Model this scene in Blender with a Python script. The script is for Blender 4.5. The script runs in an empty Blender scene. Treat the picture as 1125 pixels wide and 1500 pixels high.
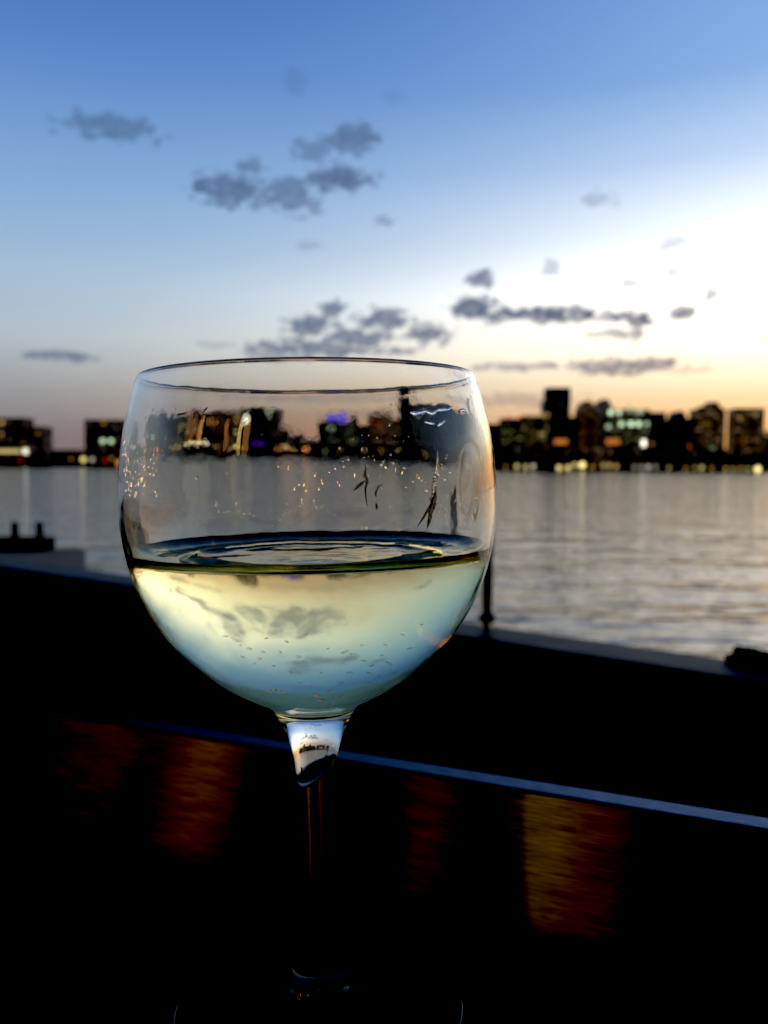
import bpy, bmesh, math, random
import numpy as np
from mathutils import Vector, Matrix, noise as mnoise

S = bpy.context.scene
COL = S.collection
rnd = random.Random(7)
F_PX, CX, CY = 1250.0, 562.5, 750.0          # focal length in photo pixels (1125 x 1500)
CAMZ = 3.0                                    # eye height above the water (z = 0)
PITCH, ROLL = math.radians(3.07), math.radians(0.36)
Fv = Vector((0, math.cos(PITCH), -math.sin(PITCH)))
R0 = Vector((1, 0, 0)); U0 = Vector((0, math.sin(PITCH), math.cos(PITCH)))
Rv = R0 * math.cos(ROLL) + U0 * math.sin(ROLL)
Uv = U0 * math.cos(ROLL) - R0 * math.sin(ROLL)
EYE = Vector((0, 0, CAMZ))

def ray(px, py):
    return Fv + Rv * ((px - CX) / F_PX) + Uv * ((CY - py) / F_PX)
def at_y(px, py, Y):
    d = ray(px, py); return EYE + d * (Y / d.y)
def at_z(px, py, z):
    d = ray(px, py); return EYE + d * ((z - CAMZ) / d.z)
def azel(px, py):
    d = ray(px, py).normalized()
    return math.atan2(d.x, d.y), math.asin(d.z)

# ------------------------------------------------------------------ helpers
def s2l(c):
    return tuple(((v / 255) / 12.92 if v / 255 <= 0.04045 else ((v / 255 + 0.055) / 1.055) ** 2.4) for v in c)

def new_mat(name):
    m = bpy.data.materials.new(name); m.use_nodes = True
    nt = m.node_tree
    return m, nt, nt.nodes.get('Principled BSDF'), nt.nodes.get('Material Output')

def principled(name, color, rough=0.6, metal=0.0, spec=0.5, noise=None, bump=None):
    m, nt, p, o = new_mat(name)
    p.inputs['Base Color'].default_value = (*color, 1)
    p.inputs['Roughness'].default_value = rough
    p.inputs['Metallic'].default_value = metal
    p.inputs['Specular IOR Level'].default_value = spec
    if noise:
        scale, amt = noise
        tc = nt.nodes.new('ShaderNodeTexCoord')
        n = nt.nodes.new('ShaderNodeTexNoise'); n.inputs['Scale'].default_value = scale; n.inputs['Detail'].default_value = 6
        nt.links.new(tc.outputs['Object'], n.inputs['Vector'])
        mr = nt.nodes.new('ShaderNodeMapRange'); mr.inputs['To Min'].default_value = 1 - amt; mr.inputs['To Max'].default_value = 1 + amt
        nt.links.new(n.outputs['Fac'], mr.inputs['Value'])
        mx = nt.nodes.new('ShaderNodeVectorMath'); mx.operation = 'SCALE'
        mx.inputs[0].default_value = color
        nt.links.new(mr.outputs[0], mx.inputs['Scale']); nt.links.new(mx.outputs[0], p.inputs['Base Color'])
        if bump:
            b = nt.nodes.new('ShaderNodeBump'); b.inputs['Strength'].default_value = bump; b.inputs['Distance'].default_value = 0.02
            nt.links.new(n.outputs['Fac'], b.inputs['Height']); nt.links.new(b.outputs[0], p.inputs['Normal'])
    return m

_em = {}
def emission(color, strength):
    k = (color, strength)
    if k in _em: return _em[k]
    m, nt, p, o = new_mat('lamp_glow')
    nt.nodes.remove(p)
    e = nt.nodes.new('ShaderNodeEmission')
    e.inputs['Color'].default_value = (*s2l(color), 1); e.inputs['Strength'].default_value = strength
    nt.links.new(e.outputs[0], o.inputs['Surface'])
    _em[k] = m
    return m

def tag(o, label=None, cat=None, group=None, kind=None):
    if label: o['label'] = label
    if cat: o['category'] = cat
    if group: o['group'] = group
    if kind: o['kind'] = kind
    return o
def empty(name, loc, label=None, cat=None, group=None):
    o = bpy.data.objects.new(name, None); o.empty_display_size = 0.05
    o.location = loc; COL.objects.link(o)
    return tag(o, label, cat, group)
def link_mesh(name, me, mats, parent=None, loc=None, smooth=False):
    o = bpy.data.objects.new(name, me); COL.objects.link(o)
    for m in (mats if isinstance(mats, (list, tuple)) else [mats]): me.materials.append(m)
    if parent: o.parent = parent
    if loc is not None: o.location = loc
    if smooth:
        for p in me.polygons: p.use_smooth = True
    return o
def bm_obj(name, bm, mats, parent=None, loc=None, smooth=False):
    me = bpy.data.meshes.new(name); bm.to_mesh(me); bm.free()
    return link_mesh(name, me, mats, parent, loc, smooth)
def add_box(bm, c, s, rotz=0.0):
    r = bmesh.ops.create_cube(bm, size=1.0)
    bmesh.ops.scale(bm, vec=s, verts=r['verts'])
    if rotz: bmesh.ops.rotate(bm, cent=(0, 0, 0), matrix=Matrix.Rotation(rotz, 3, 'Z'), verts=r['verts'])
    bmesh.ops.translate(bm, vec=c, verts=r['verts'])
    return r['verts']
def box_obj(name, c, s, mat, parent=None, loc=None, bevel=0.0, rotz=0):
    bm = bmesh.new(); add_box(bm, c, s, rotz)
    if bevel: bmesh.ops.bevel(bm, geom=bm.edges[:], offset=bevel, segments=3, affect='EDGES', profile=0.5)
    return bm_obj(name, bm, mat, parent, loc)
def revolve(prof, seg):
    """prof: (r, z) list -> (verts, faces); faces wind so that a profile running down the outside faces outward"""
    V, Fc, rings = [], [], []
    for r, z in prof:
        if r < 1e-7:
            rings.append([len(V)]); V.append((0, 0, z))
        else:
            rings.append(list(range(len(V), len(V) + seg)))
            for i in range(seg):
                a = 2 * math.pi * i / seg
                V.append((r * math.cos(a), r * math.sin(a), z))
    for a, b in zip(rings, rings[1:]):
        for i in range(seg):
            j = (i + 1) % seg
            if len(a) == 1 and len(b) == 1: continue
            if len(a) == 1: Fc.append((a[0], b[i], b[j]))
            elif len(b) == 1: Fc.append((a[i], b[0], a[j]))
            else: Fc.append((a[i], b[i], b[j], a[j]))
    return V, Fc
def rev_obj(name, prof, seg, mat, parent=None, loc=None):
    V, Fc = revolve(prof, seg)
    me = bpy.data.meshes.new(name); me.from_pydata(V, [], Fc); me.update()
    return link_mesh(name, me, mat, parent, loc, smooth=True)
def catmull(pts, sub):
    P = [np.array(p, float) for p in pts]
    P = [2 * P[0] - P[1]] + P + [2 * P[-1] - P[-2]]
    out = []
    for i in range(1, len(P) - 2):
        for k in range(sub):
            t = k / sub
            a, b, c, d = P[i - 1], P[i], P[i + 1], P[i + 2]
            out.append(tuple(0.5 * ((2 * b) + (-a + c) * t + (2 * a - 5 * b + 4 * c - d) * t * t + (-a + 3 * b - 3 * c + d) * t ** 3)))
    out.append(tuple(P[-2]))
    return out
def tube(bm, pts, rad, seg=8):
    rings = []
    n = len(pts)
    for i, p in enumerate(pts):
        p = Vector(p)
        t = (Vector(pts[min(i + 1, n - 1)]) - Vector(pts[max(i - 1, 0)])).normalized()
        u = t.orthogonal().normalized(); w = t.cross(u)
        r = rad[i] if isinstance(rad, (list, tuple)) else rad
        rings.append([bm.verts.new(p + (u * math.cos(2 * math.pi * k / seg) + w * math.sin(2 * math.pi * k / seg)) * r) for k in range(seg)])
    for a, b in zip(rings, rings[1:]):
        for k in range(seg):
            bm.faces.new((a[k], a[(k + 1) % seg], b[(k + 1) % seg], b[k]))
    bm.faces.new(rings[0][::-1]); bm.faces.new(rings[-1])

# ------------------------------------------------------------------ camera
cam = bpy.data.cameras.new('camera'); co = bpy.data.objects.new('camera', cam); COL.objects.link(co)
M = Matrix((Rv, Uv, -Fv)).transposed().to_4x4(); M.translation = EYE
co.matrix_world = M
cam.sensor_fit = 'HORIZONTAL'; cam.sensor_width = 36.0; cam.lens = 36.0 * F_PX / 1125.0
cam.clip_start = 0.01; cam.clip_end = 20000
cam.dof.use_dof = True; cam.dof.focus_distance = 0.190
cam.dof.aperture_fstop = cam.lens / 1.8      # about 1.8 mm of aperture, a phone lens
S.camera = co

# ------------------------------------------------------------------ world: dusk sky
SUN_AZ, SUN_EL = math.radians(27), math.radians(8)
W = bpy.data.worlds.new('World'); S.world = W; W.use_nodes = True
wt = W.node_tree; wt.nodes.clear()
def wn(t): return wt.nodes.new(t)
def setin(sock, v):
    if isinstance(v, bpy.types.NodeSocket): wt.links.new(v, sock)
    else: sock.default_value = v
def math_n(op, a, b=None, c=None, clamp=False):
    n = wn('ShaderNodeMath'); n.operation = op; n.use_clamp = clamp
    setin(n.inputs[0], a)
    if b is not None: setin(n.inputs[1], b)
    if c is not None: setin(n.inputs[2], c)
    return n.outputs[0]
def mixc(f, a, b):
    n = wn('ShaderNodeMix'); n.data_type = 'RGBA'
    setin(n.inputs[0], f); setin(n.inputs[6], a); setin(n.inputs[7], b)
    return n.outputs[2]
def smooth(v, a, b):
    n = wn('ShaderNodeMapRange'); n.interpolation_type = 'SMOOTHSTEP'
    setin(n.inputs[0], v); n.inputs[1].default_value = a; n.inputs[2].default_value = b
    return n.outputs[0]
tc = wn('ShaderNodeTexCoord'); sep = wn('ShaderNodeSeparateXYZ')
nrm = wn('ShaderNodeVectorMath'); nrm.operation = 'NORMALIZE'
wt.links.new(tc.outputs['Generated'], nrm.inputs[0]); wt.links.new(nrm.outputs[0], sep.inputs[0])
X, Y, Z = sep.outputs
AZ = math_n('MULTIPLY', math_n('ARCTAN2', X, Y), 57.29578)
EL = math_n('MULTIPLY', math_n('ARCSINE', Z), 57.29578)
def ramp(stops, top=60.0):
    n = wn('ShaderNodeValToRGB'); cr = n.color_ramp
    while len(cr.elements) > 1: cr.elements.remove(cr.elements[-1])
    for i, (e, c, k) in enumerate(stops):
        el = cr.elements[0] if i == 0 else cr.elements.new(min(1, e / top))
        el.position = min(1, e / top)
        l = s2l(c); el.color = (l[0] * k, l[1] * k, l[2] * k, 1)
    wt.links.new(math_n('DIVIDE', EL, top, clamp=True), n.inputs[0])
    return n.outputs[0]
A = ramp([(0, (92, 101, 118), 1), (2, (100, 110, 128), 1), (4.5, (132, 141, 153), 1), (8, (164, 180, 194), 1), (12, (158, 186, 212), 1),
          (17, (132, 170, 214), 1), (24, (92, 136, 200), 1), (30, (66, 107, 178), 1), (42, (84, 124, 186), 1), (60, (78, 114, 168), 1)])
B = ramp([(0, (255, 170, 98), 1), (2.2, (255, 188, 116), 1), (4.5, (255, 220, 170), 1.1), (7.5, (255, 241, 212), 1.6), (11, (255, 250, 240), 2.0),
          (14.5, (246, 251, 255), 1.3), (18.5, (200, 222, 250), 1.03), (23, (142, 182, 234), 1.0), (29, (128, 170, 227), 1), (42, (90, 130, 190), 1), (60, (78, 114, 168), 1)])
daz = math_n('DIVIDE', math_n('SUBTRACT', AZ, 33.0), math_n('SUBTRACT', 37.0, math_n('MULTIPLY', smooth(EL, 4.0, 14.0), 10.0)))
g = math_n('EXPONENT', math_n('MULTIPLY', math_n('MULTIPLY', daz, daz), -1.0))
sky = mixc(g, A, B)
# clouds: small patches, each centred on a direction, with a noisy edge
mp = wn('ShaderNodeMapping'); mp.inputs['Scale'].default_value = (1, 1, 1.7)
wt.links.new(nrm.outputs[0], mp.inputs['Vector'])
nz = wn('ShaderNodeTexNoise'); nz.inputs['Scale'].default_value = 66; nz.inputs['Detail'].default_value = 8; nz.inputs['Roughness'].default_value = 0.62
wt.links.new(mp.outputs[0], nz.inputs['Vector'])
NZ = math_n('SUBTRACT', nz.outputs['Fac'], 0.5)
clouds = [(160,187,84,20,.6),(515,205,46,22,.7),(462,222,36,20,.55),(500,262,58,20,.85),(365,245,30,14,.6),(345,281,70,26,.8),(290,273,16,11,.9),
 (425,285,50,28,.7),(460,302,20,14,.5),(562,322,20,10,.45),(430,120,22,22,.2),(575,145,22,11,.12),(875,292,38,13,.35),(808,392,15,15,.45),
 (985,358,22,9,.35),(985,396,15,9,.5),(920,414,20,8,.5),(1040,430,14,13,.75),(1000,461,21,12,.95),(705,410,24,16,.85),(695,450,40,22,1),
 (800,461,120,16,1),(880,464,26,9,.7),(930,468,30,15,1),(905,488,42,9,.7),(935,490,16,11,.8),(490,452,24,18,.9),(455,476,48,20,.9),
 (565,468,54,20,.9),(520,497,70,18,.9),(480,510,140,16,.85),(630,490,42,17,.9),(400,520,70,11,.6),(905,536,112,14,.85),(760,537,78,8,.65),
 (1000,542,60,7,.35),(90,522,58,8,.7),(320,505,34,6,.3),(453,361,22,8,.25),(470,592,240,9,.35),(560,620,130,9,.3),(775,586,95,14,.4),(1118,494,14,5,.4)]
dens = None
for (px, py, rx, ry, k) in clouds:
    a, e = azel(px, py); a = math.degrees(a); e = math.degrees(e)
    sx = rx / F_PX * 57.3 * 1.1; sy = ry / F_PX * 57.3 * 1.15
    dx = math_n('DIVIDE', math_n('SUBTRACT', AZ, a), sx); dy = math_n('DIVIDE', math_n('SUBTRACT', EL, e), sy)
    d2 = math_n('ADD', math_n('MULTIPLY', dx, dx), math_n('MULTIPLY', dy, dy))
    v = math_n('SUBTRACT', 1.0, math_n('SQRT', d2))
    v = math_n('MULTIPLY', smooth(math_n('ADD', v, math_n('MULTIPLY', NZ, 2.3)), 0.10, 0.60), k)
    dens = v if dens is None else math_n('MAXIMUM', dens, v)
front = math_n('GREATER_THAN', Y, 0.0)
dens = math_n('MULTIPLY', dens, front)
ccol = mixc(g, (*s2l((70, 90, 126)), 1), (*s2l((84, 96, 124)), 1))
nz2 = wn('ShaderNodeTexNoise'); nz2.inputs['Scale'].default_value = 95; nz2.inputs['Detail'].default_value = 3
wt.links.new(mp.outputs[0], nz2.inputs['Vector'])
sky = mixc(math_n('MULTIPLY', dens, math_n('ADD', 0.55, math_n('MULTIPLY', nz2.outputs['Fac'], 0.7)), clamp=True), sky, ccol)
# the far side of the sky, away from the afterglow, is already night-dark
back = smooth(math_n('MULTIPLY', Y, -1.0), -0.2, 0.35)
sky = mixc(back, sky, (*s2l((30, 36, 50)), 1))
sky = mixc(smooth(math_n('MULTIPLY', EL, -1.0), 0.0, 1.0), sky, (0.01, 0.011, 0.013, 1))
bgA = wn('ShaderNodeBackground'); wt.links.new(sky, bgA.inputs[0]); bgA.inputs[1].default_value = 1.0
nish = wn('ShaderNodeTexSky'); nish.sky_type = 'NISHITA'; nish.sun_disc = False
nish.sun_elevation = math.radians(1.0); nish.sun_rotation = SUN_AZ; nish.air_density = 1.0; nish.dust_density = 1.0
bgB = wn('ShaderNodeBackground'); wt.links.new(nish.outputs[0], bgB.inputs[0]); bgB.inputs[1].default_value = 0.008
addS = wn('ShaderNodeAddShader'); wt.links.new(bgA.outputs[0], addS.inputs[0]); wt.links.new(bgB.outputs[0], addS.inputs[1])
wo = wn('ShaderNodeOutputWorld'); wt.links.new(addS.outputs[0], wo.inputs[0])

sl = bpy.data.lights.new('sun', 'SUN'); sl.energy = 0.03; sl.angle = math.radians(40); sl.color = (1.0, 0.86, 0.68)
so = bpy.data.objects.new('sun', sl); COL.objects.link(so)
sd = Vector((math.sin(SUN_AZ) * math.cos(SUN_EL), math.cos(SUN_AZ) * math.cos(SUN_EL), math.sin(SUN_EL)))
so.rotation_euler = sd.to_track_quat('Z', 'Y').to_euler()

# ------------------------------------------------------------------ water, far shore
def water_mat():
    m, nt, p, o = new_mat('harbour_water')
    p.inputs['Base Color'].default_value = (0.012, 0.018, 0.024, 1)
    p.inputs['Roughness'].default_value = 0.09; p.inputs['IOR'].default_value = 1.33
    p.inputs['Specular Tint'].default_value = (1.0, .90, .75, 1)
    t = nt.nodes.new('ShaderNodeTexCoord')
    hs = []
    for sx, sy, det, amp in ((0.16, 0.34, 3, 1.0), (0.75, 1.5, 3, 0.30)):
        mpn = nt.nodes.new('ShaderNodeMapping'); mpn.inputs['Scale'].default_value = (sx, sy, 1)
        nt.links.new(t.outputs['Object'], mpn.inputs['Vector'])
        n = nt.nodes.new('ShaderNodeTexNoise'); n.inputs['Scale'].default_value = 1; n.inputs['Detail'].default_value = det
        nt.links.new(mpn.outputs[0], n.inputs['Vector'])
        mu = nt.nodes.new('ShaderNodeMath'); mu.operation = 'MULTIPLY'; mu.inputs[1].default_value = amp
        nt.links.new(n.outputs['Fac'], mu.inputs[0]); hs.append(mu.outputs[0])
    ad = nt.nodes.new('ShaderNodeMath'); ad.operation = 'ADD'
    nt.links.new(hs[0], ad.inputs[0]); nt.links.new(hs[1], ad.inputs[1])
    b = nt.nodes.new('ShaderNodeBump'); b.inputs['Strength'].default_value = 1.0; b.inputs['Distance'].default_value = 0.25
    nt.links.new(ad.outputs[0], b.inputs['Height']); nt.links.new(b.outputs[0], p.inputs['Normal'])
    return m
bm = bmesh.new()
vs = [bm.verts.new(v) for v in ((-6000, -40, 0), (6000, -40, 0), (6000, 9000, 0), (-6000, 9000, 0))]
bm.faces.new(vs)
tag(bm_obj('water', bm, water_mat()), kind='structure')

SHY = 900.0
dark_land = principled('shore_ground', (0.012, 0.012, 0.012), 0.9, spec=0.1, noise=(0.05, 0.4))
bm = bmesh.new(); add_box(bm, (0, SHY + 396, 0.6), (3600, 800, 3.4))
tag(bm_obj('far_shore', bm, dark_land), kind='structure')

_fac = {}
def facade(color, lit, glow=(255, 196, 110)):
    """wall with a procedural grid of windows, a few lit, all with a faint added glow"""
    k = (color, lit, glow)
    if k in _fac: return _fac[k]
    m, nt, p, o = new_mat('facade')
    N = nt.nodes.new; L = nt.links.new
    t = N('ShaderNodeTexCoord'); sp = N('ShaderNodeSeparateXYZ'); L(t.outputs['Object'], sp.inputs[0])
    def mth(op, a, b=None):
        n = N('ShaderNodeMath'); n.operation = op
        for i, v in enumerate((a, b)):
            if v is None: continue
            if isinstance(v, (int, float)): n.inputs[i].default_value = v
            else: L(v, n.inputs[i])
        return n.outputs[0]
    xy = mth('ADD', sp.outputs[0], mth('MULTIPLY', sp.outputs[1], 0.73))
    cu = mth('DIVIDE', xy, 3.4); cv = mth('DIVIDE', sp.outputs[2], 3.6)
    fu = mth('FRACT', cu); fv = mth('FRACT', cv)
    inside = mth('MULTIPLY', mth('MULTIPLY', mth('GREATER_THAN', fu, 0.22), mth('GREATER_THAN', fv, 0.3)), mth('LESS_THAN', fv, 0.82))
    cb = N('ShaderNodeCombineXYZ'); L(mth('FLOOR', cu), cb.inputs[0]); L(mth('FLOOR', cv), cb.inputs[1])
    wn_ = N('ShaderNodeTexWhiteNoise'); wn_.noise_dimensions = '3D'; L(cb.outputs[0], wn_.inputs[0])
    on = mth('MULTIPLY', mth('GREATER_THAN', wn_.outputs['Value'], 1 - lit), inside)
    p.inputs['Base Color'].default_value = (*color, 1); p.inputs['Roughness'].default_value = 0.7
    p.inputs['Specular IOR Level'].default_value = 0.15
    p.inputs['Emission Color'].default_value = (*s2l(glow), 1)
    L(mth('ADD', mth('MULTIPLY', on, 0.24), mth('MULTIPLY', inside, mth('MULTIPLY', wn_.outputs['Value'], 0.20))), p.inputs['Emission Strength'])  # faint glow added to every window to lift the dark facade
    _fac[k] = m
    return m

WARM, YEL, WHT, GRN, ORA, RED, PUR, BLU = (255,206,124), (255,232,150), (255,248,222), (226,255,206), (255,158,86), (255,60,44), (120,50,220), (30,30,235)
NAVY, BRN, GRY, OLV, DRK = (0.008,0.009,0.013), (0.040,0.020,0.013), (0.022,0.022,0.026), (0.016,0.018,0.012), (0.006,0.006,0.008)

def wx(px, Y): return at_y(px, 684, Y).x
def wz(px, py, Y): return at_y(px, py, Y).z
M_ROOF = principled('roof_plant', (0.010, 0.010, 0.013), 0.8, spec=0.1, noise=(0.3, 0.3))

def building(name, x0, x1, top, Y, color, lit, label, lights=(), steps=(), depth=26, roof=None, cat='building', glow=None, dome=False):
    """x0, x1, top in photo pixels of the front face at distance Y; lights: (px, py, w_px, h_px, colour, strength)"""
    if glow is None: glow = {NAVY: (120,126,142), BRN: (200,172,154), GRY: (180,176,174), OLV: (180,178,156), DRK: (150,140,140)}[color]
    zt = wz((x0 + x1) / 2, top, Y); a, b = wx(x0, Y), wx(x1, Y)
    base = Vector(((a + b) / 2, Y + depth / 2, 2.2))
    root = empty(name, base, label, cat)
    fm = facade(color, lit, glow)
    w, h = b - a, zt - 2.2
    bm = bmesh.new()
    if dome:
        n = 14; pts = [(-w / 2, 0), (w / 2, 0)]
        hs = h * 0.66
        for i in range(n + 1):
            t = math.pi * i / n
            pts.append((w / 2 * math.cos(t), hs + (h - hs) * math.sin(t)))
        f = [bm.verts.new((x, -depth / 2, z)) for x, z in pts]; k = [bm.verts.new((x, depth / 2, z)) for x, z in pts]
        bm.faces.new(f); bm.faces.new(k[::-1])
        for i in range(len(pts)):
            j = (i + 1) % len(pts); bm.faces.new((f[i], k[i], k[j], f[j]))
        bmesh.ops.recalc_face_normals(bm, faces=bm.faces[:])
    else:
        add_box(bm, (0, 0, h / 2), (w, depth, h))
    bm_obj('wall', bm, fm, root)
    if not dome:
        box_obj('parapet', (0, 0, h + 0.5), (w + 0.8, depth + 0.8, 1.0), M_ROOF, root)
    for (sx0, sx1, st) in steps:
        sa, sb = wx(sx0, Y), wx(sx1, Y); z2 = wz((sx0 + sx1) / 2, st, Y)
        zb = h + (1.0 if not dome else -h * 0.1)
        box_obj('roof_block', ((sa + sb) / 2 - base.x, 0.6, (zb + z2 - 2.2) / 2), (sb - sa, depth * 0.6, z2 - 2.2 - zb), fm, root)
    if roof == 'antenna':
        bm = bmesh.new(); tube(bm, [(0, 0, h + 1), (0, 0, h + 9)], [0.5, 0.15], 6); bm_obj('antenna', bm, M_ROOF, root)
    for (px, py, wp, hp, c, s) in lights:
        k = Y / F_PX
        lx, lz = wx(px, Y) - base.x, wz(px, py, Y) - base.z
        box_obj('lit_window', (lx, -depth / 2 - 0.25, lz), (wp * k * .72, 0.5, hp * k * .8), emission(c, round(s * .72, 3)), root)
    return root

B_ = building
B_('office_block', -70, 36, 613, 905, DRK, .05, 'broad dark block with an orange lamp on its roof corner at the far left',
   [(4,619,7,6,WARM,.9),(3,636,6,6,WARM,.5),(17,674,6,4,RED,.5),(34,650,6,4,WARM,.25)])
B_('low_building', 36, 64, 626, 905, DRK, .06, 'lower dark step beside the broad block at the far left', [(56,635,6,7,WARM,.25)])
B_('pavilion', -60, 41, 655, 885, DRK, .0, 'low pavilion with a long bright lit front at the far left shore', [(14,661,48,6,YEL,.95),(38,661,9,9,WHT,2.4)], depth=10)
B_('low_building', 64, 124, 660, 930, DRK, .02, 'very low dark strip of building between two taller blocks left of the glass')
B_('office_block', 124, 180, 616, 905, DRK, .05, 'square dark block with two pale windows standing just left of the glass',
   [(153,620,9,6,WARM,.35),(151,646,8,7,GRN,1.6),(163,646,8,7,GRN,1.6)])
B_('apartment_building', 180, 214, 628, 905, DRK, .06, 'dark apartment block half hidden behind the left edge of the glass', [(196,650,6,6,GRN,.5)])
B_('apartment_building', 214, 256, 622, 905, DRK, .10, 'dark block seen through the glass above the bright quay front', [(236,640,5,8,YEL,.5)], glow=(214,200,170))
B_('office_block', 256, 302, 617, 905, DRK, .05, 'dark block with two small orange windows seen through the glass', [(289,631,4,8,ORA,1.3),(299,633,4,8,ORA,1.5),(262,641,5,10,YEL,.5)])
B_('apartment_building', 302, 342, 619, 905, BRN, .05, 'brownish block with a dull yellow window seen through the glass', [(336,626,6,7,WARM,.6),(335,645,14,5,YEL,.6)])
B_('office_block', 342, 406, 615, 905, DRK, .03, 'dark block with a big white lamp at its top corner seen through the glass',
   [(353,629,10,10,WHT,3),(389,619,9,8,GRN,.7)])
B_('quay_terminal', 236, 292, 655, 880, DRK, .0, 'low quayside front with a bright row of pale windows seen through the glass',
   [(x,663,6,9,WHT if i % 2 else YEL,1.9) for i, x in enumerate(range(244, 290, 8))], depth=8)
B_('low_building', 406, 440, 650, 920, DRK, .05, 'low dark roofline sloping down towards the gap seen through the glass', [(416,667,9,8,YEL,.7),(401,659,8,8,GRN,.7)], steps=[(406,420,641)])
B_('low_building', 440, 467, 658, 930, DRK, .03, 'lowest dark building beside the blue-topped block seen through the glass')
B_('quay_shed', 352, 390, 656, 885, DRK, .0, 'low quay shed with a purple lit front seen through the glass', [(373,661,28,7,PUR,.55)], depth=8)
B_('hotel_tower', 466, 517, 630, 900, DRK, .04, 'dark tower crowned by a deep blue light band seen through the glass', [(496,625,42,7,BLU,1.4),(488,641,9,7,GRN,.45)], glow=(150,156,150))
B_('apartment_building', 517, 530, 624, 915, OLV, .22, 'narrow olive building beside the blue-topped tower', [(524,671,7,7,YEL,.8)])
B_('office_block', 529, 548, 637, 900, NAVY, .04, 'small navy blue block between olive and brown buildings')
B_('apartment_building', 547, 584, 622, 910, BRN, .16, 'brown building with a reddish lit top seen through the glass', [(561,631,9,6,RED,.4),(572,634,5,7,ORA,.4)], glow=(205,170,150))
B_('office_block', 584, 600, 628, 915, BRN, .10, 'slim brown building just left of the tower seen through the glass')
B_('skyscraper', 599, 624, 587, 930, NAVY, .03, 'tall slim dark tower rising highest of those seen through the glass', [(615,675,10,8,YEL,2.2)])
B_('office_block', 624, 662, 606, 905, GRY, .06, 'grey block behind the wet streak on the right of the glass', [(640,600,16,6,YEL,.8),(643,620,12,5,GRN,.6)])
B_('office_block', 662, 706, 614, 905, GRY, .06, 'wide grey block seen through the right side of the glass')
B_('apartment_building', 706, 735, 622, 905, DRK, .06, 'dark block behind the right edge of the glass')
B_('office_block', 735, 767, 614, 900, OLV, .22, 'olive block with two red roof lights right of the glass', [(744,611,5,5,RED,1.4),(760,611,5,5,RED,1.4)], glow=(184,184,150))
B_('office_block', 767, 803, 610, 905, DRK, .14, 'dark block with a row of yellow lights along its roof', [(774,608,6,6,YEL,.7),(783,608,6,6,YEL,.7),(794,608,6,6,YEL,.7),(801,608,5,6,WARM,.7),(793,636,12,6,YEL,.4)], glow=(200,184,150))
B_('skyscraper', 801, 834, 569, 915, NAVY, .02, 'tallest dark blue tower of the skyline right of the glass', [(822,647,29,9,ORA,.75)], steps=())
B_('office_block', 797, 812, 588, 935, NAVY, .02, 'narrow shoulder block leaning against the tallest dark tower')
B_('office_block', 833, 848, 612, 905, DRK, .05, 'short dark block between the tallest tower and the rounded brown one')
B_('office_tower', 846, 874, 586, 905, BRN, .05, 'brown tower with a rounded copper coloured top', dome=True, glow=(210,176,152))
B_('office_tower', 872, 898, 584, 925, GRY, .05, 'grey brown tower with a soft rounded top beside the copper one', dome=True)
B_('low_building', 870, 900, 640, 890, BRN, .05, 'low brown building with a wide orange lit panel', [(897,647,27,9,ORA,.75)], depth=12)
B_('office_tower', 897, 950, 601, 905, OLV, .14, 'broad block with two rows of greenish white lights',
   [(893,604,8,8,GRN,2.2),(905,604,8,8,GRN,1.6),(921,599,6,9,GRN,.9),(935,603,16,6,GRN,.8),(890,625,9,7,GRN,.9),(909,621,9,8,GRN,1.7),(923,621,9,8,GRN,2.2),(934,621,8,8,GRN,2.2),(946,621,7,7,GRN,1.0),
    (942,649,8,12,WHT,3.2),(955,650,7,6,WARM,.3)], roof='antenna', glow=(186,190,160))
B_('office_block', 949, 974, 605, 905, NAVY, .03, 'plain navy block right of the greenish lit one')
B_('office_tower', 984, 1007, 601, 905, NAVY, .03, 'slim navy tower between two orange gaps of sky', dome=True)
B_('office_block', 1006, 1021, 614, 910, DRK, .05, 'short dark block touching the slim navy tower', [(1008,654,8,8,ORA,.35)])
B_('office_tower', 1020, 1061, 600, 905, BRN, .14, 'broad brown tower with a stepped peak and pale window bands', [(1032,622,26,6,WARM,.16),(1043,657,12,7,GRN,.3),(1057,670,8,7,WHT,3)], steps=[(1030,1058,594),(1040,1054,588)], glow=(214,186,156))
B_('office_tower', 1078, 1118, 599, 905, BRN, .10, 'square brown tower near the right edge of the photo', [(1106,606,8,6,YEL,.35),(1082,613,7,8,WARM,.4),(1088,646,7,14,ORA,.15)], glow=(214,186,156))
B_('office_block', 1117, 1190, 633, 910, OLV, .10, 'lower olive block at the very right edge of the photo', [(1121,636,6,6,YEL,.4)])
for i, (x0, x1, t, lab) in enumerate(((733, 800, 656, 'low dark waterfront building under the olive block right of the glass'),
        (800, 872, 660, 'low dark waterfront building under the tallest tower'), (900, 985, 656, 'low dark waterfront building under the greenish lit block'),
        (985, 1064, 659, 'low dark waterfront building under the stepped brown tower'), (1064, 1200, 664, 'low dark waterfront building at the far right end of the shore'),
        (466, 600, 664, 'low dark waterfront building under the blue-topped tower'), (600, 733, 662, 'low dark waterfront building behind the right half of the glass'))):
    B_('waterfront_building', x0, x1, t, 892, DRK, .03, lab, depth=10)

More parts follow.
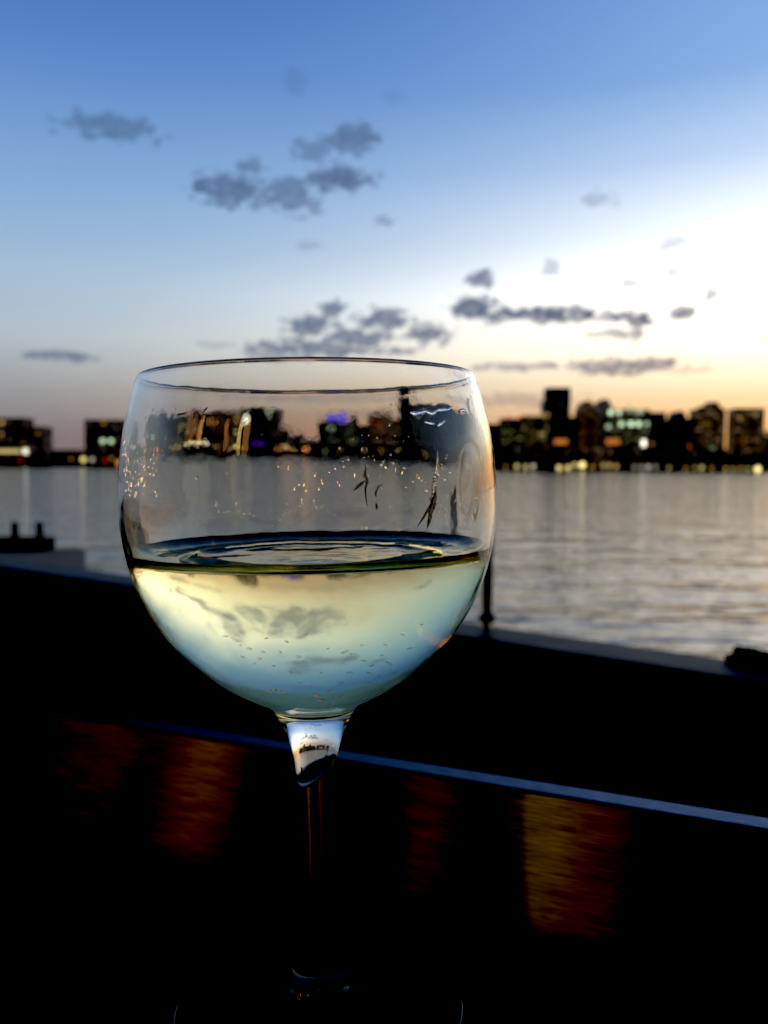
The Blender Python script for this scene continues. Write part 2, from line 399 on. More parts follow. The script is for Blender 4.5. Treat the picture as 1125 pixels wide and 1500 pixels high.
# street lamps along the far waterfront
M_POLE = principled('lamp_post_metal', (0.02, 0.02, 0.02), 0.5, 0.6)
def street_lamp(px, py, c, s, r_px, label, group):
    Y = 872.0; p = at_y(px, py, Y)
    root = empty('street_lamp', (p.x, Y, 2.2), label, 'street lamp', group)
    bm = bmesh.new(); tube(bm, [(0, 0, 0), (0, 0, max(0.6, p.z - 2.2))], 0.18, 6); bm_obj('pole', bm, M_POLE, root)
    bm = bmesh.new(); bmesh.ops.create_icosphere(bm, subdivisions=2, radius=r_px * Y / F_PX)
    bm_obj('lamp_head', bm, emission(c, round(s * .62, 3)), root, (0, 0, p.z - 2.2), smooth=True)
GR = 'small warm lamp in the row along the far waterfront right of the glass'
for px, py, c, s, r in ((757,683,YEL,1.3,3),(770,684,YEL,1.1,3),(781,683,WHT,1.1,3),(819,685,YEL,2.0,3.4),(832,685,YEL,1.8,3.4),(842,681,YEL,1.6,3),(884,682,YEL,.8,3),(893,682,YEL,.9,3),
        (903,683,WARM,.9,3),(929,684,WHT,.5,2.6),(940,684,WHT,.7,2.6),(950,684,WHT,1.0,3),(961,684,WHT,.5,2.6),(980,685,YEL,.6,2.6),(1005,686,WARM,.5,2.6),(1018,685,YEL,.5,2.6),(1028,685,YEL,1.0,3),
        (1043,686,WARM,.5,2.6),(1063,686,WARM,.7,2.6),(1074,687,YEL,.6,2.6),(1085,686,WARM,.7,2.6),(1096,687,YEL,.7,2.6),(868,684,WARM,.7,2.6),(741,684,WARM,.4,2.6)):
    street_lamp(px, py, c, s, r, GR, 'waterfront lamps right of the glass')
street_lamp(853, 681, YEL, 3.4, 4.2, 'bright yellow waterfront lamp below the rounded copper coloured tower', 'waterfront lamps right of the glass')
street_lamp(1110, 687, YEL, 3.4, 4.2, 'brightest yellow waterfront lamp near the right edge of the photo', 'waterfront lamps right of the glass')
GL = 'small lamp in the row along the far waterfront left of the glass'
for px, py, c, s, r in ((30,674,RED,.4,2.6),(135,673,WHT,.9,3),(163,671,WARM,.4,3),(154,675,RED,.6,2.6),(104,672,WARM,.4,2.4)):
    street_lamp(px, py, c, s, r, GL, 'waterfront lamps left of the glass')
street_lamp(122, 673, YEL, 1.7, 4.0, 'brightest pale yellow waterfront lamp below the square block left of the glass', 'waterfront lamps left of the glass')
street_lamp(174, 678, ORA, 1.4, 4.0, 'orange waterfront lamp touching the left edge of the glass', 'waterfront lamps left of the glass')
GT = 'small warm lamp on the far waterfront seen through the bowl of the glass'
for px, py, c, s, r in ((303,668,WARM,.6,3),(320,670,YEL,.9,3),(331,667,YEL,1.8,3.6),(344,670,WARM,.5,3),(404,673,ORA,.9,3),(412,673,ORA,1.1,3),(420,673,ORA,1.0,3),(427,674,WARM,.8,3),
        (479,677,GRN,.4,2.6),(500,676,WARM,.3,2.6),(542,676,YEL,.4,2.6),(570,676,WARM,.5,2.6),(600,676,YEL,.8,2.6),(650,678,WARM,.5,2.6),(225,668,WARM,.8,3),(212,670,YEL,.6,3)):
    street_lamp(px, py, c, s, r, GT, 'waterfront lamps behind the glass')
street_lamp(448, 673, ORA, 2.2, 4.0, 'bright orange waterfront lamp at the gap left of the blue-topped tower', 'waterfront lamps behind the glass')

# ------------------------------------------------------------------ dock with two pilings, left
M_DOCK = principled('dock_concrete', (0.34, 0.21, 0.13), 0.9, spec=0.2, noise=(1.2, 0.4), bump=0.3)
M_WOODB = principled('tarred_wood', (0.004, 0.004, 0.005), 0.85, spec=0.1, noise=(6, 0.4), bump=0.4)
DZ = 0.45                                # height of the dock's deck above the water
df, dbk = at_z(125, 836, DZ), at_z(125, 804, DZ)
DY = dbk.y
root = empty('dock', (df.x, df.y, 0), 'brown grey floating dock with a dark raised platform at the left edge', 'dock')
bm = bmesh.new(); dd = dbk - df
lo = [bm.verts.new(v) for v in ((0, 0, -.2), (dd.x, dd.y, -.2), (dd.x - 9, dd.y, -.2), (-9, 0, -.2))]
hi = [bm.verts.new((v.co.x, v.co.y, DZ)) for v in lo]
bm.faces.new(hi); bm.faces.new(lo[::-1])
for k in range(4): bm.faces.new((lo[k], lo[(k + 1) % 4], hi[(k + 1) % 4], hi[k]))
bmesh.ops.recalc_face_normals(bm, faces=bm.faces[:])
bmesh.ops.bevel(bm, geom=bm.edges[:], offset=.03, segments=2, affect='EDGES')
bm_obj('hull', bm, M_DOCK, root)
q = at_y(66, 789, DY - .9)
box_obj('platform', (q.x - df.x - 3.5, DY - df.y - .5, (DZ + 0.01 + q.z) / 2), (7.0, .8, q.z - DZ - 0.01), M_WOODB, root, bevel=0.02)
DY -= .5
for px, lab in ((22, 'dark piling on the dock at the left edge, the one farther from the glass'), (58, 'dark piling on the dock at the left edge, the one nearer the glass')):
    a = at_y(px, 789, DY); b = at_y(px, 764, DY)
    root = empty('mooring_piling', (a.x, DY, q.z), lab, 'piling', 'pilings on the dock')
    hh = b.z - q.z
    rev_obj('post', [(0, hh * .86), (.09, hh * .86), (.105, hh * .8), (.11, 0), (0, 0)], 20, M_WOODB, root)
    rev_obj('cap', [(0, hh), (.07, hh * .97), (.118, hh * .9), (.118, hh * .862), (0, hh * .862)], 20, M_WOODB, root)

# ------------------------------------------------------------------ deck and low sea wall
ZD = CAMZ - 0.90
ZW = CAMZ - 0.50
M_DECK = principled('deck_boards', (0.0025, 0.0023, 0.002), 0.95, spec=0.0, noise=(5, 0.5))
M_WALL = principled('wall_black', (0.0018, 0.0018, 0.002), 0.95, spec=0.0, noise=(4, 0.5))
M_COPE = principled('coping_stone', (0.040, 0.033, 0.027), 0.55, spec=0.15, noise=(9, 0.45), bump=0.4)
nl, nr = at_z(-300, 783, ZW), at_z(1425, 1045, ZW)     # near edge of the coping
dirw = (nr - nl); dirw.z = 0; dirw.normalize(); nw = Vector((-dirw.y, dirw.x, 0))
if nw.y < 0: nw = -nw
cen = (nl + nr) / 2; ln = 40.0; ang = math.atan2(dirw.y, dirw.x)
root = empty('sea_wall', (cen.x, cen.y, ZD), 'low dark sea wall with a grey stone coping along the water', 'wall')
root.rotation_euler.z = ang
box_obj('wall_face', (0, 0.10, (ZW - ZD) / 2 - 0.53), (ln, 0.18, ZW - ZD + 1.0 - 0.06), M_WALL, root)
box_obj('coping', (0, 0.10, ZW - ZD - 0.03), (ln, 0.20, 0.06), M_COPE, root, bevel=0.012)
bm = bmesh.new()
c0 = cen
v = [c0 - dirw * 20, c0 + dirw * 20, c0 + dirw * 20 - nw * 14, c0 - dirw * 20 - nw * 14]
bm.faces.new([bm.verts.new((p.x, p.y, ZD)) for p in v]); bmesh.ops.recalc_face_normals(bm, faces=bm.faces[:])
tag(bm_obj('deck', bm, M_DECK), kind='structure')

# post on the wall
M_POST = principled('post_iron', (0.004, 0.005, 0.007), 0.6, 0.3, spec=0.2, noise=(30, 0.3))
pb = at_z(713, 921, ZW); pt = at_y(716, 722, pb.y)
root = empty('mooring_post', (pb.x, pb.y, ZW), 'slim dark post with a round collar on the sea wall beside the glass', 'post')
H = pt.z - ZW; r = 0.0165 * pb.y / 2.4
rev_obj('shaft', catmull([(0, H), (r * .7, H - .003), (r, H - .012), (r * .95, H * .5), (r * .85, .062), (r * .45, .05), (r * .42, .02), (r * .5, .0), (0, 0)], 3), 20, M_POST, root)
rev_obj('collar', catmull([(r * .5, .052), (r * 1.2, .046), (r * 1.5, .034), (r * 1.2, .02), (r * .5, .014)], 4), 20, M_POST, root)

# rock heap at the right end of the wall
M_ROCK = principled('dark_rock', (0.004, 0.0038, 0.0034), 0.95, spec=0.05, noise=(14, 0.5), bump=0.6)
def rock(px, py, rx, rz, lab, seed):
    p = at_z(px, py, ZW)
    bm = bmesh.new(); bmesh.ops.create_icosphere(bm, subdivisions=4, radius=1.0)
    for v in bm.verts:
        d = 1 + 0.28 * mnoise.noise(v.co * 1.6 + Vector((seed, 0, 0))) + 0.12 * mnoise.noise(v.co * 5 + Vector((0, seed, 0)))
        v.co = Vector((v.co.x * d * rx, v.co.y * d * rx * .55, v.co.z * d * rz))
        if v.co.z < -rz * .35: v.co.z = -rz * .35
    o = bm_obj('boulder', bm, M_ROCK, None, (p.x, p.y, ZW + rz * .35), smooth=True)
    o.rotation_euler.z = ang
    tag(o, lab, 'rock', 'rocks on the sea wall')
rock(1102, 975, .062, .036, 'dark rounded boulder on the sea wall, the one wholly inside the photo', 2.0)
rock(1165, 986, .08, .042, 'dark boulder on the sea wall cut by the right edge of the photo', 5.0)

# ------------------------------------------------------------------ glass frame of reference
D0 = 0.2087
ZT = CAMZ - 0.1362                       # table top
base = at_y(469.0, 1500, D0); base.z = ZT
topp = at_y(452.0, 550, D0)
axis = (topp - base).normalized()
GM = axis.to_track_quat('Z', 'Y').to_matrix().to_4x4(); GM.translation = base
def prof_pt(py, half):
    """silhouette pixel (row, half width) -> (r, z) in the frame of the glass"""
    al = math.atan(half / F_PX); r = D0 * math.sin(al) * 1.003
    dep = D0 - r * r / D0
    p = at_y(460, py, dep)
    return (r, (p.z - base.z))

# table
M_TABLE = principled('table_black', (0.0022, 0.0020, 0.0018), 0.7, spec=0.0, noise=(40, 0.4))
A_l = at_z(0, 1030, CAMZ - 0.11); A_r = at_z(1125, 1214, CAMZ - 0.11)
du = (A_r - A_l); du.z = 0; du.normalize(); dn = Vector((-du.y, du.x, 0))
if dn.y < 0: dn = -dn
angp = math.atan2(du.y, du.x)
tdist = 0.0385
te = base + dn * tdist                   # the far edge of the table runs through here, parallel to the panel
root = empty('table', (te.x, te.y, ZD), 'black table top carrying the wine glass, lost in shadow', 'table')
root.rotation_euler.z = angp
th = ZT - ZD
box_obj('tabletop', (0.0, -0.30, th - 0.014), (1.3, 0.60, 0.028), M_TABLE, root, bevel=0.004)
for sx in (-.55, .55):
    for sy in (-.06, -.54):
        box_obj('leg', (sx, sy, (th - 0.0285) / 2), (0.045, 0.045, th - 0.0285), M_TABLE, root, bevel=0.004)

# brushed panel behind the table
def panel_mat():
    m, nt, p, o = new_mat('brushed_bronze')
    N = nt.nodes.new; L = nt.links.new
    t = N('ShaderNodeTexCoord'); mp_ = N('ShaderNodeMapping'); mp_.inputs['Scale'].default_value = (48, 48, 1500)
    L(t.outputs['Object'], mp_.inputs['Vector'])
    n = N('ShaderNodeTexNoise'); n.inputs['Scale'].default_value = 1.6; n.inputs['Detail'].default_value = 4; n.inputs['Roughness'].default_value = .65
    L(mp_.outputs[0], n.inputs['Vector'])
    cr = N('ShaderNodeValToRGB'); cr.color_ramp.elements[0].position = .34; cr.color_ramp.elements[1].position = .70
    cr.color_ramp.elements[0].color = (.16, .135, .095, 1); cr.color_ramp.elements[1].color = (1.0, .85, .62, 1)
    L(n.outputs['Fac'], cr.inputs[0])
    nt.nodes.remove(p)
    n2 = N('ShaderNodeTexNoise'); n2.inputs['Scale'].default_value = 1.0; n2.inputs['Detail'].default_value = 3
    mp2 = N('ShaderNodeMapping'); mp2.inputs['Scale'].default_value = (40, 40, 260); L(t.outputs['Object'], mp2.inputs['Vector']); L(mp2.outputs[0], n2.inputs['Vector'])
    mr = N('ShaderNodeMapRange'); mr.inputs[1].default_value = .30; mr.inputs[2].default_value = .62; mr.inputs[3].default_value = .62; mr.inputs[4].default_value = 1.0
    L(n2.outputs['Fac'], mr.inputs[0])
    tint = N('ShaderNodeVectorMath'); tint.operation = 'SCALE'; L(cr.outputs[0], tint.inputs[0]); L(mr.outputs[0], tint.inputs['Scale'])
    gb = N('ShaderNodeBsdfAnisotropic'); gb.distribution = 'BECKMANN'          # brushed along the panel: lamps smear into upright streaks
    gb.inputs['Roughness'].default_value = .29; gb.inputs['Anisotropy'].default_value = -.765
    L(tint.outputs[0], gb.inputs['Color'])
    cv = N('ShaderNodeCombineXYZ'); cv.inputs[2].default_value = 1.0
    L(cv.outputs[0], gb.inputs['Tangent'])
    L(gb.outputs[0], o.inputs['Surface'])
    return m
def trim_mat():
    m, nt, p, o = new_mat('trim_metal')
    N = nt.nodes.new; L = nt.links.new
    t = N('ShaderNodeTexCoord'); mp_ = N('ShaderNodeMapping'); mp_.inputs['Scale'].default_value = (160, 1400, 1400)
    L(t.outputs['Object'], mp_.inputs['Vector'])
    n = N('ShaderNodeTexNoise'); n.inputs['Scale'].default_value = 1.0; n.inputs['Detail'].default_value = 5
    L(mp_.outputs[0], n.inputs['Vector'])
    cr = N('ShaderNodeValToRGB'); cr.color_ramp.elements[0].position = .3; cr.color_ramp.elements[1].position = .75
    cr.color_ramp.elements[0].color = (.055, .074, .11, 1); cr.color_ramp.elements[1].color = (.13, .165, .235, 1)
    L(n.outputs['Fac'], cr.inputs[0])
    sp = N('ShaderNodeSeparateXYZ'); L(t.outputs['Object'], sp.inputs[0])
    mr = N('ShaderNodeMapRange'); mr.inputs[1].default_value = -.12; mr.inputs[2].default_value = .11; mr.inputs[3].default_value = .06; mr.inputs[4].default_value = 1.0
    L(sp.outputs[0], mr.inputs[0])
    sc = N('ShaderNodeVectorMath'); sc.operation = 'SCALE'; L(cr.outputs[0], sc.inputs[0]); L(mr.outputs[0], sc.inputs['Scale'])   # fade of the sky reflection painted in, darker towards one end
    nt.nodes.remove(p); gb = N('ShaderNodeBsdfAnisotropic'); gb.inputs['Roughness'].default_value = .22
    L(sc.outputs[0], gb.inputs['Color']); L(gb.outputs[0], o.inputs['Surface'])
    return m
cen = (A_l + A_r) / 2
root = empty('metal_panel', (cen.x, cen.y, ZD), 'dark brushed metal panel with a bluish top edge behind the wine glass', 'panel')
root.rotation_euler.z = angp
ph = (CAMZ - 0.11) - ZD
M_PANEL = panel_mat()
box_obj('panel_face', (0, 0.0046, (ph - 0.0016) / 2), (1.5, 0.0082, ph - 0.0016), M_PANEL, root)
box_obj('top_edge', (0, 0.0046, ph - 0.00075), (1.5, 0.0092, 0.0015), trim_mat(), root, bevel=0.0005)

# ------------------------------------------------------------------ wine glass
outer_px = [(552,245),(560,248.5),(580,254.5),(600,259.5),(625,265.5),(650,270),(675,273.5),(700,275.5),(725,276.5),(745,276.2),(765,275),(785,272.5),(805,269),(825,264.5),
            (845,258.5),(865,250.5),(885,241),(905,229.5),(925,215),(945,197),(965,175),(985,150),(1002,124),(1015,99),(1024,80),(1032,67),(1040,60),(1052,53),(1066,46),(1082,39.5),(1100,34),(1118,30.8),(1140,28.7),(1160,28)]
stem_px = [(1160,28),(1200,27),(1250,27.5),(1300,29.5),(1345,33),(1385,37),(1412,42),(1428,47),(1438,53)]
inner_px = [(552.5,238),(560,241.5),(580,247.5),(600,252.3),(625,258),(650,262.3),(675,265.5),(700,267.3),(725,268.2),(745,267.8),(765,266.5),(785,263.8),(805,260),(825,255)]
inner_low = [(825,255),(845,248.5),(865,240),(885,230),(905,217),(925,201),(945,181),(965,157),(980,136),(995,114),(1010,88),(1022,61),(1030,37),(1033.5,15)]
OUT = [prof_pt(*p) for p in outer_px]
STEM = [prof_pt(*p) for p in stem_px]
INN = [prof_pt(*p) for p in inner_px]
LOW = [prof_pt(*p) for p in inner_low]
zb = LOW[-1][1] - 0.0001
Z_WINE = (CAMZ - 0.0217) - base.z
rim_z = OUT[0][1] + 0.0006
SEG = 224
inn_full = catmull(INN[:-1] + LOW + [(0.0, zb)], 8)
inn_full = [(max(r, 0), z) for r, z in inn_full]
zc = Z_WINE + 0.0024                       # the wine creeps this far up the wall
above = [p for p in inn_full if p[1] > zc]
below = [p for p in inn_full if p[1] <= zc]
(r1, z1), (r2, z2) = above[-1], below[0]
tt = (z1 - zc) / (z1 - z2); contact = (r1 + (r2 - r1) * tt, zc)
ro, zo = OUT[0]; ri, zi = INN[0]
rc = (ro + ri) / 2; rr = (ro - ri) / 2
rim = [(rc + rr * math.cos(t), OUT[0][1] + rr * 1.1 * math.sin(t)) for t in np.linspace(math.pi, 0, 12)]
above = [p for p in above if p[1] < OUT[0][1] - 0.0006]
outer = catmull(OUT, 8)
bowl_prof = [contact] + above[::-1] + rim + outer[1:]
base_r = 0.0362
foot_h = STEM[-1]
stem_prof = catmull(STEM, 8)
r_s = foot_h[0]; z_s = foot_h[1]
ftop = [(r_s, z_s), (r_s * 1.08, z_s - .0002), (r_s * 1.25, z_s - .0008), (.0130, .0080), (.0180, .0064), (.0240, .0046), (.0300, .0028), (.0340, .0018), (base_r * .985, .0014), (base_r, .0009), (base_r * .99, .0004), (base_r * .965, 0.00005)]
foot_prof = catmull(ftop, 6) + catmull([(base_r * .93, .0003), (.0300, .0010), (.0240, .0026), (.0180, .0042), (.0110, .0056), (.0050, .0062), (0, .0063)], 5)

def glass_mat(name, ior, color, bump=None, rough=0.0):
    m, nt, p, o = new_mat(name)
    nt.nodes.remove(p)
    gl = nt.nodes.new('ShaderNodeBsdfGlass'); gl.inputs['IOR'].default_value = ior; gl.inputs['Roughness'].default_value = rough
    gl.inputs['Color'].default_value = (*color, 1)
    nt.links.new(gl.outputs[0], o.inputs['Surface'])
    if bump:
        t = nt.nodes.new('ShaderNodeTexCoord'); prev = None
        for sc, dist in bump:
            n = nt.nodes.new('ShaderNodeTexNoise'); n.inputs['Scale'].default_value = sc; n.inputs['Detail'].default_value = 2
            nt.links.new(t.outputs['Object'], n.inputs['Vector'])
            b = nt.nodes.new('ShaderNodeBump'); b.inputs['Strength'].default_value = 1.0; b.inputs['Distance'].default_value = dist
            nt.links.new(n.outputs['Fac'], b.inputs['Height'])
            if prev: nt.links.new(prev.outputs[0], b.inputs['Normal'])
            prev = b
        nt.links.new(prev.outputs[0], gl.inputs['Normal'])
    return m
M_GLASS = glass_mat('clear_glass', 1.5, (.985, .99, .985), [(55, .00022), (420, .000006)])
M_WGI = glass_mat('wine_against_glass', 1.345 / 1.5, (1.0, .985, .785), [(45, .0017), (160, .00024), (700, .00003)], rough=.17)
M_FOOT = glass_mat('shaded_foot_glass', 1.5, (.035, .035, .035))  # glass darkened in its colour so the foot sinks into shadow
M_SHOULDER = glass_mat('shoulder_glass', 1.5, (.9, .85, .78))
M_WTOP = glass_mat('wine_surface', 1.345, (1, .98, .86), [(30, .0014), (90, .0003)])

wg = empty('wine_glass', base, 'stemmed balloon wine glass half full of pale white wine on the black table', 'wine glass')
wg.matrix_world = GM
rev_obj('bowl', bowl_prof, SEG, M_GLASS, wg)
rev_obj('stem', stem_prof, SEG, M_GLASS, wg)
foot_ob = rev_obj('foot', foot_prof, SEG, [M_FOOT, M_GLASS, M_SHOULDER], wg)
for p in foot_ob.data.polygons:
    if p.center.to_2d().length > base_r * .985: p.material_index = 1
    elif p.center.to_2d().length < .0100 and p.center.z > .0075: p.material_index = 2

# wine: bottom boundary against the glass, top surface with a meniscus
low_prof = [contact] + below
V1, F1 = revolve(low_prof, SEG)
men = [contact]
for k in (.0001, .0003, .0006, .001, .0014, .0019, .0025, .0032, .004, .005, .0065, .008, .010, .013):
    men.append((contact[0] - k, Z_WINE + 0.0024 * math.exp(-k / .0024)))
men += [(contact[0] * f, Z_WINE) for f in (.75, .5, .25)] + [(0, Z_WINE)]
V2, F2 = revolve(men[::-1], SEG)          # from the centre outwards: faces up
me = bpy.data.meshes.new('white_wine')
off = len(V1)
me.from_pydata(V1 + V2, [], F1 + [tuple(i + off for i in f) for f in F2]); me.update()
wine = link_mesh('white_wine', me, [M_WGI, M_WTOP], smooth=True)
for i, p in enumerate(me.polygons): p.material_index = 0 if i < len(F1) else 1
wine.matrix_world = GM
tag(wine, 'pale yellow white wine filling the lower half of the glass bowl', 'wine')

# ------------------------------------------------------------------ droplets on the bowl
GMi = GM.inverted()
op = sorted(outer, key=lambda p: p[1])
oz = np.array([p[1] for p in op]); orr = np.array([p[0] for p in op])
def R_of(z): return float(np.interp(z, oz, orr))
def on_bowl(px, py):
    """first hit of the pixel's ray on the outer wall, in the frame of the glass: point, normal"""
    o = GMi @ EYE; d = (GMi.to_3x3() @ ray(px, py)).normalized()
    t = 0.12
    while t < 0.30:
        p = o + d * t
        if math.hypot(p.x, p.y) < R_of(p.z): break
        t += 0.0004
    lo, hi = t - 0.0004, t
    for _ in range(20):
        mid = (lo + hi) / 2; p = o + d * mid
        if math.hypot(p.x, p.y) < R_of(p.z): hi = mid
        else: lo = mid
    p = o + d * hi
    dr = (R_of(p.z + .0005) - R_of(p.z - .0005)) / .001
    rad = Vector((p.x, p.y, 0)).normalized()
    return p, (rad - Vector((0, 0, dr))).normalized()
M_DROP = glass_mat('water_drop', 1.33, (.97, .97, .97))
M_STREAK = glass_mat('dark_residue', 1.33, (.42, .39, .36))
PXM = 0.166 / F_PX                        # metres per photo pixel on the near wall
def droplet(path, label, group, name='water_droplet', h=0.45, dark=False):
    """path: (px, py, half width px) along a run of liquid; two or more points"""
    pts = []
    for (a, b) in zip(path, path[1:]):
        n = max(2, int(math.hypot(b[0] - a[0], b[1] - a[1]) / 1.2))
        for k in range(n): pts.append([a[i] + (b[i] - a[i]) * k / n + (rnd.uniform(-.22, .22) * b[2] if i != 1 else 0) for i in range(3)])
    pts.append(list(path[-1]))
    bm = bmesh.new(); rings = []
    K = 10
    P = [on_bowl(x, y) for x, y, w in pts]
    for i, (p, n) in enumerate(P):
        t = (P[min(i + 1, len(P) - 1)][0] - P[max(i - 1, 0)][0]).normalized()
        s = n.cross(t).normalized(); w = max(pts[i][2], .12) * PXM
        ring = []
        for k in range(K):
            a = 2 * math.pi * k / K
            up = math.sin(a); 
            ring.append(bm.verts.new(p + s * math.cos(a) * w + n * (up * w * h * 2 if up > 0 else up * .00008)))
        rings.append(ring)
    for a, b in zip(rings, rings[1:]):
        for k in range(K): bm.faces.new((a[k], a[(k + 1) % K], b[(k + 1) % K], b[k]))
    bm.faces.new(rings[0][::-1]); bm.faces.new(rings[-1])
    bmesh.ops.recalc_face_normals(bm, faces=bm.faces[:])
    o = bm_obj(name, bm, M_STREAK if dark else M_DROP, smooth=True); o.matrix_world = GM
    tag(o, label, 'droplet', group)
GD = 'droplets on the bowl'
droplet([(258,608,.6),(263,607,2.2),(270,606,1.2),(274,603,.4)], 'dark speck of a droplet at the upper left of the bowl', GD, dark=True)
droplet([(297,606,.4),(300,601,1.8),(304,597,1.0)], 'small slanted droplet right of the dark speck near the rim', GD, dark=True)
droplet([(396,596,.4),(403,597,1.4),(408,600,.5)], 'small lone droplet under the rim at the middle of the bowl', GD)
droplet([(600,604,1),(606,606,3.5),(616,604,3.2),(622,602,3),(632,606,3.4),(641,601,3),(649,600,3.4),(656,600,2.4),(662,596,1.6)], 'long clear droplet lying sideways at the upper right of the bowl', GD)
droplet([(672,603,2),(676,601,3.2),(682,602,2.6)], 'round droplet near the right edge of the bowl under the rim', GD)
droplet([(622,618,1.5),(630,620,3),(636,621,1.4)], 'small droplet just below the long sideways droplet', GD)
droplet([(640,624,1.5),(645,621,3),(651,616,2)], 'small slanted droplet below the right end of the long droplet', GD)
droplet([(564,673,.3),(561,678,1.0),(557,686,.6)], 'short thin trickle beside the branching streaks of the bowl', GD)
droplet([(641,660,.5),(641,672,1.6),(639,690,3.2),(637,708,4.6),(636,724,5.0),(634,738,2.0)], 'pale upper run of the long trickle down the right of the bowl', GD, 'wine_streak', h=.3)
droplet([(638,716,.6),(637,726,3.0),(635,738,4.4),(631,750,4.2),(629,760,3.4),(627,768,2.4),(626,774,.6)], 'dark foot of the long trickle down the right of the bowl', GD, 'wine_streak', dark=True)
droplet([(630,728,.8),(632,738,2.2),(626,748,2.6),(619,760,1.8),(611,772,.5)], 'side branch of the long dark trickle', GD, 'wine_streak', dark=True)
droplet([(534,678,.5),(536,688,1.4),(534,697,2.8),(538,705,2.4),(535,716,1.8),(536,728,1.3),(538,742,.5)], 'dark branching streak in the middle of the bowl', GD, 'wine_streak', dark=True)
droplet([(534,704,1.0),(528,710,2.6),(522,715,2.2),(518,719,.6)], 'short left branch of the dark middle streak', GD, 'wine_streak', dark=True)
droplet([(561,709,.4),(554,713,1.2),(550,722,1.8),(551,728,1.0)], 'curved streak right of the dark middle streak', GD, 'wine_streak', dark=True)
droplet([(551,737,.8),(552,742,2.4),(551,746,1)], 'tiny dark droplet below the curved streak', GD, dark=True)
droplet([(589,686,.5),(592,685,1.6),(595,687,.6)], 'tiny droplet left of the long dark trickle', GD)
droplet([(645,730,.4),(646,736,1.1),(648,741,.5)], 'tiny droplet right of the long dark trickle', GD)
droplet([(655,692,.8),(659,692,2),(662,690,.8)], 'tiny droplet on the bright right side of the bowl', GD)
droplet([(571,592,.8),(573,594,2),(575,594,.8)], 'tiny droplet right of middle just under the rim', GD)
droplet([(287,698,.8),(289,700,2.4),(290,703,1)], 'tiny round droplet on the left of the bowl above the wine', GD)

# shallow swellings added to the outer wall, standing in for smears that bend the view
bowl_ob = next(o for o in wg.children if o.name.startswith('bowl'))
def added_swelling(px, py, rx, ry, rot, T):
    p0, n0 = on_bowl(px, py)
    tx = Vector((0, 0, 1)).cross(n0).normalized(); ty = n0.cross(tx)
    cr_, sr_ = math.cos(rot), math.sin(rot)
    for i, v in enumerate(bowl_ob.data.vertices):
        d = v.co - p0
        if d.length > .03 or d.dot(n0) < -.008: continue
        if math.hypot(v.co.x, v.co.y) < R_of(v.co.z) - .0004: continue
        u, w = d.dot(tx) / PXM, -d.dot(ty) / PXM
        a, b = (u * cr_ + w * sr_) / rx, (-u * sr_ + w * cr_) / ry
        rho = a * a + b * b
        if rho < 1: v.co += n0 * T * (1 - rho) ** 2 * (1 + .6 * mnoise.noise(Vector((a * 1.5, b * 1.5, px))))
added_swelling(650, 634, 70, 50, -.5, .00008)
added_swelling(690, 712, 38, 80, .1, .00028)
added_swelling(235, 745, 55, 34, -.25, .00022)
FD = 'fine water droplets on the upper bowl'
for k in range(64):
    if k < 30: px, py = rnd.gauss(565, 45), rnd.uniform(600, 775)
    elif k < 46: px, py = rnd.uniform(630, 705), rnd.uniform(715, 778)
    else: px, py = rnd.uniform(235, 500), rnd.uniform(590, 770)
    w = rnd.uniform(.5, 1.3); l = w * rnd.uniform(1, 2.2)
    droplet([(px, py - l, .2), (px, py - l * .5, w * .8), (px, py + l * .4, w), (px, py + l, .3)], 'tiny bright droplet scattered over the upper bowl above the wine', FD, 'fine_droplet')
# specks of condensation low on the bowl
spots = [(355,962,4),(372,972,3),(385,955,5),(400,975,4),(437,962,6),(442,970,4),(470,985,3),(520,960,6),(533,968,5),(545,975,5),(541,986,4),(555,990,4),(570,972,5),(560,960,3),
         (400,1012,8),(415,1013,6),(465,1020,7),(470,1025,9),(487,1031,9),(330,932,3),(352,945,3),(500,1000,4),(580,985,4),(448,930,4),(505,955,5),(512,985,4),(426,985,4),(455,1005,4),(540,1000,4),(565,945,4),(600,950,4),(590,930,3),(470,965,4),(482,1012,5),(380,965,5),(365,950,4),(410,955,4),(618,915,3),(500,1020,6),(440,1000,3),(530,945,3),(420,940,4),(390,935,3),(480,950,3)]
for i, (px, py, w) in enumerate(spots):
    a = rnd.uniform(-.5, .5); l = w * rnd.uniform(.7, 1.3)
    droplet([(px - l * math.cos(a), py - l * math.sin(a), .4), (px - l * .4 * math.cos(a), py - l * .4 * math.sin(a), w * .4), (px + l * .4 * math.cos(a), py + l * .4 * math.sin(a), w * .42), (px + l * math.cos(a), py + l * math.sin(a), .4)],
            'faint bead of condensation on the lower bowl over the wine', 'condensation beads on the lower bowl', 'condensation_bead', h=.38)

# ------------------------------------------------------------------ patio string lights behind the camera (seen as golden dots in the glass)
M_CORD = principled('black_cord', (0.01, 0.01, 0.01), 0.6)
def string_light(a, b, sag, n, label):
    a, b = Vector(a), Vector(b)
    root = empty('string_light', a, label, 'string light', 'string lights over the patio')
    cat = lambda t: (b - a) * t + Vector((0, 0, -sag * 4 * t * (1 - t)))
    bm = bmesh.new(); tube(bm, [cat(i / 24) for i in range(25)], 0.004, 6); bm_obj('cord', bm, M_CORD, root)
    bm = bmesh.new(); bmesh.ops.create_icosphere(bm, subdivisions=2, radius=0.014); me = bpy.data.meshes.new('bulb'); bm.to_mesh(me); bm.free()
    me.materials.append(emission((255, 200, 118), 50.0))
    for p in me.polygons: p.use_smooth = True
    for i in range(n):
        o = bpy.data.objects.new('bulb', me); COL.objects.link(o); o.parent = root
        o.location = cat((i + rnd.uniform(.15, .85)) / n) + Vector((0, 0, -rnd.choice((.04, .05, .12, .2, .3))))
SL = 'string of small golden bulbs reflected as dots in the glass'
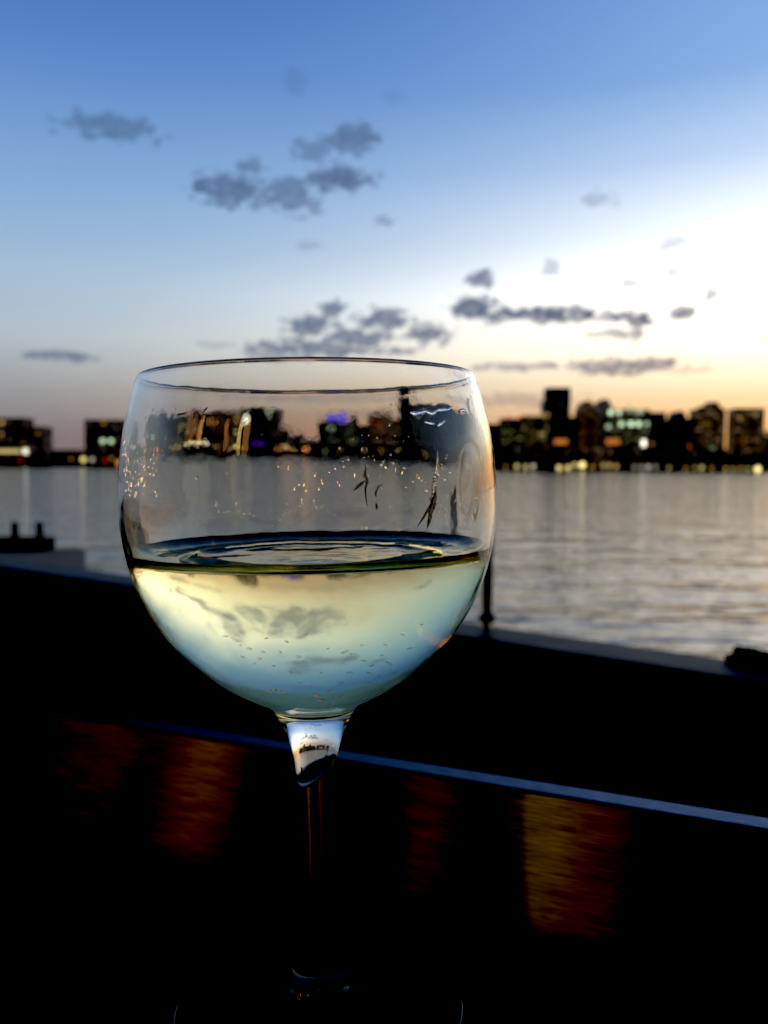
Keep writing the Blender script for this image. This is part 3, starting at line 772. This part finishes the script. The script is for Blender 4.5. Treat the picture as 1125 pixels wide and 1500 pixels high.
string_light((-5.5, 8.0, CAMZ + .85), (-6.0, 0.6, CAMZ + .75), .25, 22, SL)
string_light((-4.2, 4.5, CAMZ + .20), (-4.4, .5, CAMZ + .35), .2, 14, SL)
string_light((-.9, -3.4, CAMZ + .75), (2.2, -2.8, CAMZ + 1.0), .4, 18, SL)
string_light((2.2, -2.8, CAMZ + 1.0), (5.0, .6, CAMZ + .9), .5, 18, SL)

# warm patio lamps behind the photographer: their light makes the streaks on the brushed panel
def patio_lamp(px, py, color, power, width):
    p = at_z(px, py, CAMZ - 0.13)
    v = (EYE - p); v.z = 0; v.normalize(); n = -dn
    l = 2 * n.dot(v) * n - v
    L = p + l * 3.2; L.z = CAMZ + 1.0
    ld = bpy.data.lights.new('patio_lamp', 'AREA'); ld.shape = 'RECTANGLE'; ld.size = width; ld.size_y = .5
    ld.energy = power; ld.color = color
    o = bpy.data.objects.new('patio_lamp', ld); COL.objects.link(o); o.location = L
    o.rotation_euler = (-l).to_track_quat('-Z', 'Y').to_euler()
patio_lamp(806, 1220, (1.0, .67, .18), .80, .11)
patio_lamp(880, 1220, (1.0, .42, .11), .52, .17)
patio_lamp(314, 1150, (1.0, .50, .10), .48, .09)
patio_lamp(288, 1150, (1.0, .42, .10), .52, .15)
patio_lamp(170, 1120, (1.0, .35, .07), .34, .13)
patio_lamp(100, 1100, (1.0, .35, .07), .28, .16)
patio_lamp(632, 1180, (1.0, .40, .08), .19, .04)
patio_lamp(652, 1180, (1.0, .36, .08), .22, .06)

# ------------------------------------------------------------------ render
S.view_settings.view_transform = 'Standard'; S.view_settings.look = 'None'; S.view_settings.exposure = 0
S.view_settings.use_curve_mapping = True
cm = S.view_settings.curve_mapping; cm.black_level = (.015, .015, .016); cm.update()   # the photo's crushed blacks
S.render.engine = 'CYCLES'
c = S.cycles
c.max_bounces = 24; c.transmission_bounces = 24; c.glossy_bounces = 12; c.diffuse_bounces = 3
c.blur_glossy = 0.0; c.sample_clamp_indirect = 12.0
c.use_denoising = True
try: c.denoiser = 'OPENIMAGEDENOISE'
except Exception: pass
